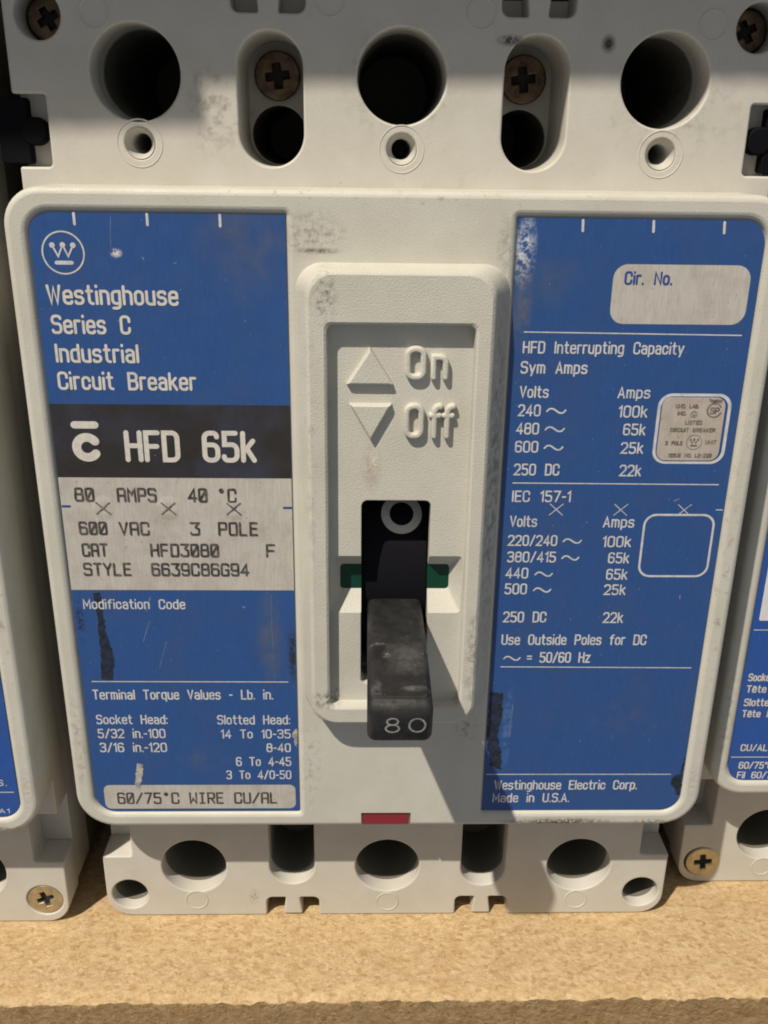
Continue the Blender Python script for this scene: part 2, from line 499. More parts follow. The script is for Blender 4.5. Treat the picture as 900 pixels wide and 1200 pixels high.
def carve(ob, cutters):
    """cut solids (list of Geo) out of ob's mesh"""
    for g in cutters:
        c = g.build('cutter', 'hole_dark')
        md = ob.modifiers.new('cut', 'BOOLEAN')
        md.operation = 'DIFFERENCE'
        md.solver = 'EXACT'
        md.object = c
        dg = bpy.context.evaluated_depsgraph_get()
        me = bpy.data.meshes.new_from_object(ob.evaluated_get(dg))
        ob.modifiers.clear()
        old = ob.data
        ob.data = me
        bpy.data.meshes.remove(old)
        bpy.data.meshes.remove(c.data)
    me = ob.data
    while len(me.materials) > 1:
        me.materials.pop()
    for p in me.polygons:
        p.material_index = 0
    shade(me, 32)

def tag(o, label=None, cat=None, group=None, kind=None):
    if label: o['label'] = label
    if cat: o['category'] = cat
    if group: o['group'] = group
    if kind: o['kind'] = kind
    return o

# ------------------------------------------------------------------ lettering: a rounded condensed stroke alphabet
G = {
 'A': '0,0 .25,1 .5,0;.09,.3 .41,.3', 'B': '!0,0 !0,1 .48,1 .48,.53 !0,.53;!0,.53 .5,.53 .5,0 !0,0',
 'C': '.5,.7 .5,1 0,1 0,0 .5,0 .5,.3', 'D': '!0,0 !0,1 .5,1 .5,0 z', 'E': '!.45,1 !0,1 !0,0 !.45,0;0,.53 .4,.53',
 'F': '!.45,1 !0,1 0,0;0,.5 .4,.5', 'G': '.5,.82 .5,1 0,1 0,0 .5,0 !.5,.48 .3,.48', 'H': '0,0 0,1;.5,0 .5,1;0,.52 .5,.52',
 'I': '0,0 0,1', 'J': '.45,1 .45,0 0,0 0,.25', 'K': '0,0 0,1;.48,1 .02,.44;.17,.62 .5,0', 'L': '0,1 !0,0 !.43,0',
 'M': '0,0 0,1 .3,.3 .6,1 .6,0', 'N': '0,0 0,1 .5,0 .5,1', 'O': '0,0 0,1 .5,1 .5,0 z', 'P': '0,0 !0,1 .5,1 .5,.46 !0,.46',
 'R': '0,0 !0,1 .5,1 .5,.47 !0,.47;.25,.47 .5,0', 'S': '.5,.85 .5,1 0,1 0,.54 .5,.54 .5,0 0,0 0,.15', 'T': '0,1 .5,1;.25,1 .25,0',
 'U': '0,1 0,0 .5,0 .5,1', 'V': '0,1 .25,0 .5,1', 'W': '0,1 .17,0 .34,.9 .51,0 .68,1', 'X': '0,0 .5,1;0,1 .5,0',
 'Y': '0,1 .25,.45 .25,0;.5,1 .25,.45', 'Z': '0,1 .5,1 0,0 .5,0',
 '0': '0,0 0,1 .5,1 .5,0 z', '1': '0,.8 .18,1 .18,0', '2': '0,.82 0,1 .5,1 .5,.58 !0,0 !.5,0',
 '3': '0,.86 0,1 .5,1 .5,.53 .18,.53;.18,.53 .5,.53 .5,0 0,0 0,.14', '4': '.38,0 .38,1 0,.27 .52,.27',
 '5': '!.46,1 !.03,1 !.03,.58 .5,.58 .5,0 0,0 0,.14', '6': '.48,.86 .48,1 0,1 0,0 .5,0 .5,.57 0,.57', '7': '0,1 .5,1 .16,0',
 '8': '.02,.53 .02,1 .48,1 .48,.53 z;0,.53 0,0 .5,0 .5,.53', '9': '.02,.14 .02,0 .5,0 .5,1 0,1 0,.43 .5,.43',
 'a': '.03,.62 .03,.72 .42,.72 !.42,0;.42,.42 0,.42 0,0 .42,0', 'b': '0,1 !0,0 .42,0 .42,.72 !0,.72', 'c': '.42,.5 .42,.72 0,.72 0,0 .42,0 .42,.22',
 'd': '.42,1 !.42,0 0,0 0,.72 !.42,.72', 'e': '.42,.11 .42,0 0,0 0,.72 .42,.72 !.42,.38 0,.38', 'f': '.34,1 .12,1 .12,0;0,.7 .3,.7',
 'g': '!.42,.72 .42,-.25 .03,-.25;!.42,.72 0,.72 0,.02 .42,.02', 'h': '0,0 0,1;!0,.72 .42,.72 .42,0', 'i': '0,0 0,.68;0,.98 0,1.02',
 'k': '0,0 0,1;.38,.72 .02,.3;.14,.44 .42,0', 'l': '0,0 0,1', 'm': '0,0 !0,.72 .3,.72 .3,0;!.3,.72 .6,.72 .6,0', 'n': '0,0 !0,.72 .42,.72 .42,0',
 'o': '0,0 0,.72 .42,.72 .42,0 z', 'p': '0,-.25 !0,.72 .42,.72 .42,0 !0,0', 'q': '.42,-.25 !.42,.72 0,.72 0,0 !.42,0', 'r': '0,0 0,.72;!0,.6 .04,.72 .28,.72',
 's': '.4,.61 .4,.72 0,.72 0,.38 .42,.38 .42,0 0,0 0,.11', 't': '.12,1 .12,0 .32,0;0,.72 .3,.72', 'u': '0,.72 0,0 .42,0;.42,.72 .42,0', 'v': '0,.72 .21,0 .42,.72',
 'w': '0,.72 .14,0 .28,.6 .42,0 .56,.72', 'x': '0,0 .42,.72;0,.72 .42,0', 'y': '0,.72 .22,0;.44,.72 .14,-.25', 'z': '0,.72 .42,.72 0,0 .42,0',
 'ê': '.42,.11 .42,0 0,0 0,.72 .42,.72 !.42,.38 0,.38;.06,.84 .21,.98 .36,.84',
 '.': '0,0 0,.03', ',': '.03,.03 0,-.12', '-': '0,.45 .24,.45', ':': '0,.05 0,.08;0,.6 0,.63', '/': '0,-.04 .4,1.04', '°': '0,.72 0,1 .2,1 .2,.72 z',
 '=': '0,.62 .42,.62;0,.34 .42,.34', '(': '.15,1.1 0,.8 0,.2 .15,-.1', '~': '0,.35 .12,.62 .3,.62 .62,.2 .8,.2 .92,.48',
}
TYPED = dict(G)
TYPED.update({'A': '0,0 0,1 .5,1 .5,0;0,.45 .5,.45', '0': '0,0 0,1 .5,1 .5,0 z;.04,.1 .46,.9', 'M': '0,0 0,1 .25,.55 .5,1 .5,0',
              'W': '0,1 0,0 .25,.45 .5,0 .5,1', 'I': '.25,0 .25,1;.08,1 .42,1;.08,0 .42,0', '3': '0,1 !.5,1 .25,.58 .5,.5 .5,0 0,0 0,.15', '°': '.15,.78 .15,1 .35,1 .35,.78 z',
              '/': '0,0 .5,1', '1': '.1,.8 .25,1 .25,0;.1,0 .4,0'})

def strokes(ch, table, r):
    for poly in table[ch].split(';'):
        tok = poly.split()
        closed = tok[-1] == 'z'
        if closed: tok = tok[:-1]
        pts, rad = [], []
        for k in tok:
            sharp = k[0] == '!'
            x, z = (float(a) for a in k.lstrip('!').split(','))
            pts.append((x, z)); rad.append(0 if sharp else r)
        n = len(pts)
        if ch != '~':
            for i in range(n):                 # only square corners are rounded
                if not closed and i in (0, n - 1): continue
                a = Vector(pts[i]) - Vector(pts[i - 1]); b = Vector(pts[(i + 1) % n]) - Vector(pts[i])
                if a.length and b.length and abs(a.normalized().dot(b.normalized())) > 0.3:
                    rad[i] = 0
        yield (fillet(pts, rad, 6, closed) if n > 2 else pts), closed

def write(g, text, x0, x1, z, cap, y, weight=0.13, table=G, r=0.2, mono=False, thick=0.0, gap=0.24):
    """one line of lettering, its strokes spread from x0 to x1"""
    items, x = [], 0.0
    for ch in text:
        if ch == ' ':
            x += (0.5 + gap) if mono else 0.80
            continue
        st = list(strokes(ch, table, r))
        w = 0.5 if mono else max(p[0] for pl, _ in st for p in pl)
        for pl, c in st:
            items.append(([(px + x, pz) for px, pz in pl], c))
        x += w + gap
    total = max(p[0] for pl, _ in items for p in pl)
    hw = weight * cap / 2
    k = (x1 - x0 - 2 * hw) / total if total > 0 else cap
    if total < 0.05: k = cap
    for n, (pl, c) in enumerate(items):
        q = [(x0 + hw + px * k, z + hw + pz * (cap - 2 * hw)) for px, pz in pl]
        g.ribbon(q, c, hw, y - 0.008 * (n % 3), thick)

def line_of(lines, name, mat, parent, y, weight=0.13, **kw):
    for t in lines:
        g = Geo()
        write(g, *t, y, weight, **kw)
        g.build(name, mat, parent, keep_normals=True)

def emblem(g, cx, cz, k, y):
    """circled crowned letter with a bar below"""
    g.ribbon(circle(cx, cz, 2.66 * k, 48), True, 0.10 * k, y)
    dots = [(-1.34, 0.95), (0.0, 0.98), (1.34, 0.95)]
    lows = [(-0.68, -0.45), (0.62, -0.45)]
    path = [dots[0], lows[0], dots[1], lows[1], dots[2]]
    g.ribbon([(cx + a * k, cz + b * k) for a, b in path], False, 0.12 * k, y - 0.004)
    for a, b in dots:
        g.add([(x, y - 0.008, z) for x, z in circle(cx + a * k, cz + b * k, 0.36 * k, 16)], [tuple(range(16))])
    g.ribbon([(cx - 0.98 * k, cz - 1.25 * k), (cx + 0.98 * k, cz - 1.25 * k)], False, 0.25 * k, y - 0.004)

# ------------------------------------------------------------------ the breaker
HP = 34.4                                   # pole pitch
XB = 50.4                                   # half width

def phillips(name, mat, parent, cx, cz, r, y, rot=0.2, recess='hole_dark'):
    g = Geo()
    a, b = 0.15 * r, 0.50 * r
    cross = [(-a, b), (-a, a * 1.3), (-a * 1.3, a), (-b, a), (-b, -a), (-a * 1.3, -a), (-a, -a * 1.3), (-a, -b), (a, -b), (a, -a * 1.3), (a * 1.3, -a), (b, -a), (b, a), (a * 1.3, a), (a, a * 1.3), (a, b)]
    cr = [(cx + x * math.cos(rot) - z * math.sin(rot), cz + x * math.sin(rot) + z * math.cos(rot)) for x, z in cross]
    g.slab(circle(cx, cz, r, 36), [cr], y, y + 1.3, 0.28 * min(1, r / 3), 3)
    o = g.build(name, mat, parent)
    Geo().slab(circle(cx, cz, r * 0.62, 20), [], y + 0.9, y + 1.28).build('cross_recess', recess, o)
    return o

def make_base(root):
    g = Geo()
    def notch(cx, zi, ze):                    # end notch with its tapered tab, from the left side of the piece
        s = 1 if ze > zi else -1
        p = [(cx - 4.75, ze), (cx - 4.75, zi), (cx - 1.25, zi), (cx - 1.75, ze - 0.25 * s), (cx + 1.75, ze - 0.25 * s), (cx + 1.25, zi), (cx + 4.75, zi), (cx + 4.75, ze)]
        r = [0.3, 1.1, 0.3, 0.3, 0.3, 0.3, 1.1, 0.3]
        return p, r
    top, bot = 29.6, -122.6
    P, R = [(-XB, top)], [2.0]
    for cx in (-17.0, 17.4):
        p, r = notch(cx, 23.9, top); P += p; R += r
    P += [(XB, top), (XB, 14.1), (46.3, 14.1), (46.3, 5.2), (XB, 5.2), (XB, -99), (45.2, -99), (45.2, -109.2), (XB, -109.2), (XB, bot)]
    R += [2.0, 0.3, 0.4, 0.6, 0.3, 0.3, 0.3, 0.5, 0.3, 4.2]
    for cx in (17.2, -17.0):
        p, r = notch(cx, -118.6, bot); P += p[::-1]; R += r[::-1]
    P += [(-XB, bot), (-XB, -109.2), (-45.2, -109.2), (-45.2, -99), (-XB, -99), (-XB, 5.2), (-46.1, 5.2), (-46.1, 14.1), (-XB, 14.1)]
    R += [4.2, 0.3, 0.5, 0.3, 0.3, 0.3, 0.6, 0.4, 0.3]
    outline = fillet(P, R, 6)
    big = [circle(i * HP + 0.1, 16.75, 5.8, 56) for i in (-1, 0, 1)] + [circle(i * HP, -111.5, 5.7, 56) for i in (-1, 0, 1)]
    slots = [slot_shape(-21.2, -12.7, 5.6, 21.9), slot_shape(13.4, 21.9, 5.5, 21.9), slot_shape(-21.0, -13.0, -115.4, -98.5), slot_shape(13.2, 21.2, -115.9, -98.5)]
    small = [(-34.35, 8.3), (0.2, 8.0), (34.9, 7.8)]
    corner = [circle(-46.1, 23.3, 2.95, 32), circle(45.9, 23.1, 2.95, 32), circle(-46.2, -117.7, 3.2, 32), circle(46.2, -117.7, 3.2, 32)]
    window = [rrect(-6.2, 6.4, -70, -36, 0.5)]
    g.slab(outline, big + slots + corner + window + [circle(x, z, 1.95, 28) for x, z in small], 8.0, 14.0, 0.28, 2)
    plain = fillet([(-XB, -122.45), (XB, -122.45), (XB, 22.5), (-XB, 22.5)], [4, 4, 0.5, 0.5])
    plain = fillet([(-XB + .15, -118.4), (-46, -122.4), (-22.2, -122.4), (-22.2, -118.4), (22.4, -118.4), (22.4, -122.4), (46, -122.4), (XB - .15, -118.4), (XB - .15, 26.5), (23, 26.5), (-23, 26.5), (-XB + .15, 26.5)], 0.4)
    g.slab(plain, big + slots + corner + window + [circle(x, z, 1.3, 20) for x, z in small], 13.96, 22.0)
    inner = [circle(-16.95, 9.7, 3.95, 32), circle(17.65, 9.6, 3.95, 32), circle(-17, -110, 3.6, 32), circle(17.2, -110, 3.6, 32)]
    for x0, x1, c in ((-21.6, -12.3, inner[0]), (13.0, 22.3, inner[1])):   # floors of the line-side wells
        g.slab(rrect(x0, x1, 5.2, 22.3, 0.2, 2), [c], 21.3, 21.95)
    g.box(-50.2, -45.9, 10.85, 14.0, 5.0, 14.3)        # floors of the side notches
    g.box(46.1, 50.2, 10.85, 14.0, 5.0, 14.3)
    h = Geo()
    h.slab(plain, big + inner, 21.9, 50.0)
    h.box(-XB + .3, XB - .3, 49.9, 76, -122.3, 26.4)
    for i in (-1, 0, 1):  # added sleeves, dark to imitate light falloff in the line-side holes
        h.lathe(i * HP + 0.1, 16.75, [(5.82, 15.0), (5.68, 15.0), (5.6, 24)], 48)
    for i in (-1, 0, 1):                      # added dark sleeves painting shade into the load-side openings
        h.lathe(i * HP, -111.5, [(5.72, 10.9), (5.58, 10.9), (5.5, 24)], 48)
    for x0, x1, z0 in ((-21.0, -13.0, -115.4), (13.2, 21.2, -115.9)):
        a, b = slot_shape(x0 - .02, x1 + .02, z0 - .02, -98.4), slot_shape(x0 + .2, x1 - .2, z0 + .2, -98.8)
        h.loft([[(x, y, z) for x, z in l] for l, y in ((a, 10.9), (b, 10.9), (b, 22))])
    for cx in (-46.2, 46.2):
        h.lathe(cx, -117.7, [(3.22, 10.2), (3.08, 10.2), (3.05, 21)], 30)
    h.build('housing_with_hole_shade', 'inner', root)
    for x, z in small:                        # countersunk bush and its raised ring
        g.lathe(x, z, [(1.95, 7.98), (1.93, 8.25), (1.32, 9.4), (1.3, 14.1)], 28)
        g.lathe(x, z, [(3.05, 8.02), (3.0, 7.93), (2.92, 7.93), (2.85, 8.02)], 40)
    for x, z, r in [(-38.9, 23.6, 1.95), (10.1, 24.2, 1.95), (-9.2, 25.4, 2.0), (39.8, 23.3, 1.9), (-34.3, -119.0, 2.05), (0.1, -119.6, 2.05), (34.5, -119.3, 2.05)]:
        g.lathe(x, z, [(r, 8.02), (r - 0.05, 7.90), (r - 0.18, 7.90), (r - 0.25, 7.99), (r - 0.5, 7.985), (0.01, 7.985)], 36)
    return g.build('terminal_base', 'base', root)

def make_cover(root):
    g = Geo()
    out = fillet([(-50.8, -96.2), (50.8, -96.2), (50.8, 3.1), (-50.8, 3.1)], [6.2, 6.2, 5.0, 5.0], 10)
    pl = rrect(-47.85, -14.75, -93.4, 0.15, (3.2, 0.3, 0.3, 3.0))
    pr = rrect(15.05, 47.75, -93.4, 0.15, (0.3, 3.2, 3.0, 0.3))
    win = rrect(-9.4, 9.8, -70.4, -13.6, 0.4)
    g.slab(out, [pl, pr, win], 0.0, 8.6, 0.85, 3)
    ob = g.build('cover', 'cover', root)
    carve(ob, [Geo().box(-4.75, 3.4, -1, 2.6, -99, -93.45)])
    g = Geo()
    g.slab(rrect(-49.0, -13.0, -95, 1.2, 3), [], 0.72, 3.0)
    g.slab(rrect(13.0, 49.0, -95, 1.2, 3), [], 0.72, 3.0)
    g.build('plate_bed', 'cover', ob)
    Geo().slab(rrect(-4.6, 3.1, -96.05, -93.78, 0.2, 3), [], 0.3, 1.5, 0.15).build('red_button', 'red', root)
    return ob

def make_guard(root):
    def rl(x0, x1, z0, z1, r, y, seg=8):
        return [(x, y, z) for x, z in rrect(x0, x1, z0, z1, r, seg)]
    g = Geo()
    ro, ri = (3.4, 3.4, 3.2, 3.2), (1.0, 1.0, 1.0, 1.0)
    g.loft([rl(-13.9, 14.9, -74.3, -5.75, (4.5, 4.5, 3.6, 3.6), 0.6),
            rl(-12.35, 12.45, -73.75, -6.3, ro, -3.45),
            rl(-12.15, 12.25, -73.6, -6.5, ro, -3.8),
            rl(-11.75, 11.85, -73.3, -6.9, ro, -4.0),
            rl(-9.9, 10.3, -71.1, -12.85, ri, -4.0),
            rl(-9.6, 10.0, -70.8, -13.15, ri, -3.8),
            rl(-9.5, 9.9, -70.7, -13.25, ri, -3.4),
            rl(-9.4, 9.8, -70.6, -13.4, ri, 1.2)])
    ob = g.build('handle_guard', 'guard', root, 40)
    # recessed floor with the slot, and the sloped pocket across it
    f = Geo().slab(rrect(-9.7, 10.1, -71.0, -12.9, 0.9), [rrect(-4.9, 4.9, -67.8, -38.1, 0.9)], -2.0, 1.0, 0.12, 1).build('recess_floor', 'guard', ob)
    cut = Geo().loft([rl(-8.0, 8.05, -52.8, -48.8, 0.5, 1.4, 2), rl(-8.0, 8.05, -52.8, -48.8, 0.5, 0.15, 2), rl(-9.45, 9.75, -55.9, -46.5, 0.5, -2.1, 2), rl(-9.45, 9.75, -55.9, -46.5, 0.5, -3.5, 2)], True, True)
    carve(f, [cut])
    for x0, x1 in ((-8.2, -4.85), (4.85, 8.25)):
        Geo().slab(rrect(x0, x1, -53.0, -48.6, 0.2, 2), [], 0.22, 1.2).build('trip_flag', 'green', ob)
    # raised marks
    def tri(pts, name):
        c = Vector((sum(p[0] for p in pts) / 3, sum(p[1] for p in pts) / 3))
        def sc(k, y): return [((c + (Vector(p) - c) * k).x, y, (c + (Vector(p) - c) * k).y) for p in pts]
        Geo().loft([sc(1.06, -1.9), sc(1.0, -2.75), sc(0.86, -2.95)], False, True).build(name, 'guard', ob, 20)
    tri([(-6.9, -21.3), (-0.85, -21.3), (-3.85, -16.5)], 'raised_triangle')
    tri([(-3.7, -29.0), (-1.0, -24.1), (-6.5, -24.1)], 'raised_triangle')
    def word(text, parts, z, cap, hw):
        g = Geo()
        for ch, x0, w in parts:
            for k, (pl, c) in enumerate(strokes(ch, G, 0.22)):
                wd = max(p[0] for q, _ in strokes(ch, G, 0.22) for p in q)
                g.ribbon([(x0 + hw + px / wd * (w - 2 * hw), z + hw + pz * (cap - 2 * hw)) for px, pz in pl], c, hw, -1.98 - 0.01 * k, 0.92)
        g.build('raised_lettering', 'guard', ob, 50)
    word('On', [('O', 0.75, 2.95), ('n', 4.2, 2.45)], -20.75, 4.6, 0.43)
    word('Off', [('O', 0.75, 2.85), ('f', 4.1, 2.0), ('f', 5.85, 2.0)], -28.9, 5.0, 0.43)
    return ob

def make_handle(root):
    g = Geo()
    cy, cz, r = 19.0, -53.0, 18.0
    n = 48
    prof = [(cy - r * math.cos(a), cz + r * math.sin(a)) for a in [(-70 + 140 * i / n) * math.pi / 180 for i in range(n + 1)]]
    prof += [(30, cz + 10), (30, cz - 10)]
    g.loft([[(x, y, z) for y, z in prof] for x in (-4.75, 4.75)], True, True)
    drum = g.build('pivot_drum', 'drum', root)
    ring = Geo()
    def wrap(x, y, z):                      # lay the printed ring on the drum
        a = (z + 41.9) / r + math.asin((-41.9 - cz) / r)
        return (x, cy - (r + 0.05) * math.cos(a), cz + (r + 0.05) * math.sin(a))
    ring.ribbon(circle(1.05, -42.7, 2.4, 48), True, 0.62, 0)
    ring.build('printed_ring', 'ring_ink', drum, fn=wrap, keep_normals=True)
    pts = [(2.4, -55.0), (-3.0, -55.0), (-16.0, -55.7), (-24.2, -57.0), (-25.1, -57.9), (-24.2, -62.5), (-23.2, -63.3), (-8, -61.4), (2.4, -60.2)]
    g = Geo()
    xs = ((-4.0, 4.2),)
    g.loft([[(x, y, z) for y, z in pts] for x in (-3.95, 4.2)], True, True)
    hd = g.build('toggle_handle', 'handle', root)
    bm = bmesh.new(); bm.from_mesh(hd.data)
    for v in bm.verts:                      # a little wider towards the tip
        k = 1 + 0.03 * max(0, (-v.co.y / U - 3) / 22)
        v.co.x = 0.0125 + (v.co.x - 0.0125) * k
    bmesh.ops.bevel(bm, geom=[e for e in bm.edges if e.calc_face_angle(0) > 0.9], offset=0.11, segments=4, profile=0.5, affect='EDGES', clamp_overlap=True)
    for f in bm.faces: f.smooth = True
    bm.to_mesh(hd.data); bm.free()
    hd.data.set_sharp_from_angle(angle=math.radians(50))
    num = Geo()
    def face(x, y, z):                      # the sloped end face of the handle
        s = (-57.9 - z) / 4.6
        return (x, -25.1 + 0.9 * s - 0.04 + y, -57.9 - 4.6 * s)
    def oval(cx, cz, a, b):
        return [(cx + a * math.cos(t * math.pi / 16), cz + b * math.sin(t * math.pi / 16)) for t in range(32)]
    num.ribbon(oval(-0.85, -59.35, 0.70, 0.55), True, 0.13, 0)
    num.ribbon(oval(-0.85, -60.5, 0.84, 0.62), True, 0.13, -0.006)
    num.ribbon(oval(2.3, -59.95, 1.02, 1.12), True, 0.13, 0)
    num.build('rating_number', 'handle_ink', hd, fn=face, keep_normals=True)
    def top(x, y, z):                       # lay the worn pad along the sloping top of the handle
        d = -z
        zt = -55.0 - (d - 3) * 0.7 / 13 if d < 16 else -55.7 - (d - 16) * 1.3 / 8.2
        return (x, -d, zt + 0.02 - y)
    pad = Geo()
    pad.slab(rrect(-3.25, 3.7, -23.3, -11.6, 0.5, 4), [], -0.13, 0.3, 0.12, 2)
    pad.build('worn_pad', 'handle', hd, fn=top)
    return hd

def make_clip(root, sx):
    g = Geo()
    cx = sx * 48.35
    g.slab(circle(cx, 9.6, 1.8, 32), [], 8.7, 10.9, 0.3)
    x0, x1 = sorted((sx * 49.0, sx * 53.0))
    g.slab(rrect(x0, x1, 5.5, 13.7, 0.5), [], 8.9, 10.9, 0.2)
    return g.build('side_clip', 'black', root)

def make_breaker():
    root = bpy.data.objects.new('circuit_breaker', None)
    COL.objects.link(root)
    base = make_base(root)
    make_cover(root)
    make_guard(root)
    make_handle(root)
    for x, z in ((-16.95, 17.4), (17.65, 17.4)):
        phillips('terminal_screw', 'rust', root, x, z, 3.25, 19.3, 0.12)
    for x, z in ((-46.1, 23.3), (45.9, 23.1)):
        phillips('cover_screw', 'rust', root, x, z, 2.7, 12.5, 0.5)
    make_clip(root, -1)
    make_clip(root, 1)
    return root

YF = 0.45                                   # front of the nameplates
def plate(root, left, mat):
    if left: o = rrect(-47.7, -14.85, -93.3, 0.0, (3.1, 0.2, 0.2, 2.9))
    else: o = rrect(15.15, 47.65, -93.3, 0.0, (0.2, 3.1, 2.9, 0.2))
    return Geo().slab(o, [], YF, 0.9).build('nameplate', mat, root)

def rules(parent, segs, w=0.16, mat='ink_white', name='rule_line'):
    for (x0, z0, x1, z1) in segs:
        Geo().ribbon([(x0, z0), (x1, z1)], False, w / 2, YF - 0.03).build(name, mat, parent, keep_normals=True)

def patch(parent, pts, mat='worn', name='worn_patch', jag=0.14, y=YF - 0.02):
    """ragged bare patch"""
    out = []
    n = len(pts)
    for i in range(n):
        a, b = Vector(pts[i]), Vector(pts[(i + 1) % n])
        m = max(2, int((b - a).length / 0.35))
        for k in range(m):
            p = a.lerp(b, k / m)
            j = mnoise.noise(Vector((p.x * 1.7, p.y * 1.7, 3.1))) + 0.6 * mnoise.noise(Vector((p.x * 5, p.y * 5, 9.0)))
            d = (b - a).normalized()
            out.append((p.x - d.y * j * jag * 2.4, p.y + d.x * j * jag * 2.4))
    return Geo().slab(out, [], y, y + 0.015).build(name, mat, parent, keep_normals=True)

def punch(parent, cx, cz, mat_x, mound):
    g = Geo()
    if mound:                                # puckered metal round the blow
        def ring(r, y, j):
            return [(cx + r * (1 + j * mnoise.noise(Vector((math.cos(t / 4) * 2 + cx, math.sin(t / 4) * 2, r)))) * math.cos(2 * math.pi * t / 28), y - 0.03 * (r < 1.8) * (mnoise.noise(Vector((t * 0.9, cx, r * 3))) + 0.3),
                     cz + r * (1 + j * mnoise.noise(Vector((math.sin(t / 3) * 2, cx, r)))) * math.sin(2 * math.pi * t / 28)) for t in range(28)]
        g.loft([ring(1.9, YF - 0.012, .25), ring(1.3, YF - 0.06, .2), ring(0.8, YF - 0.10, .2), ring(0.35, YF - 0.045, 0), ring(0.02, YF - 0.04, 0)], False, True)
        g.build('punch_mark', mound, parent, 70)
    g = Geo() 
    k = 0.95
    g.ribbon([(cx - k, cz - k * .9), (cx + k, cz + k * .9)], False, 0.11 if mound else 0.06, YF - (0.13 if mound else 0.03))
    g.ribbon([(cx - k, cz + k * .9), (cx + k, cz - k * .9)], False, 0.11 if mound else 0.06, YF - (0.14 if mound else 0.04))
    return g.build('punched_cross', mat_x, parent, keep_normals=True)

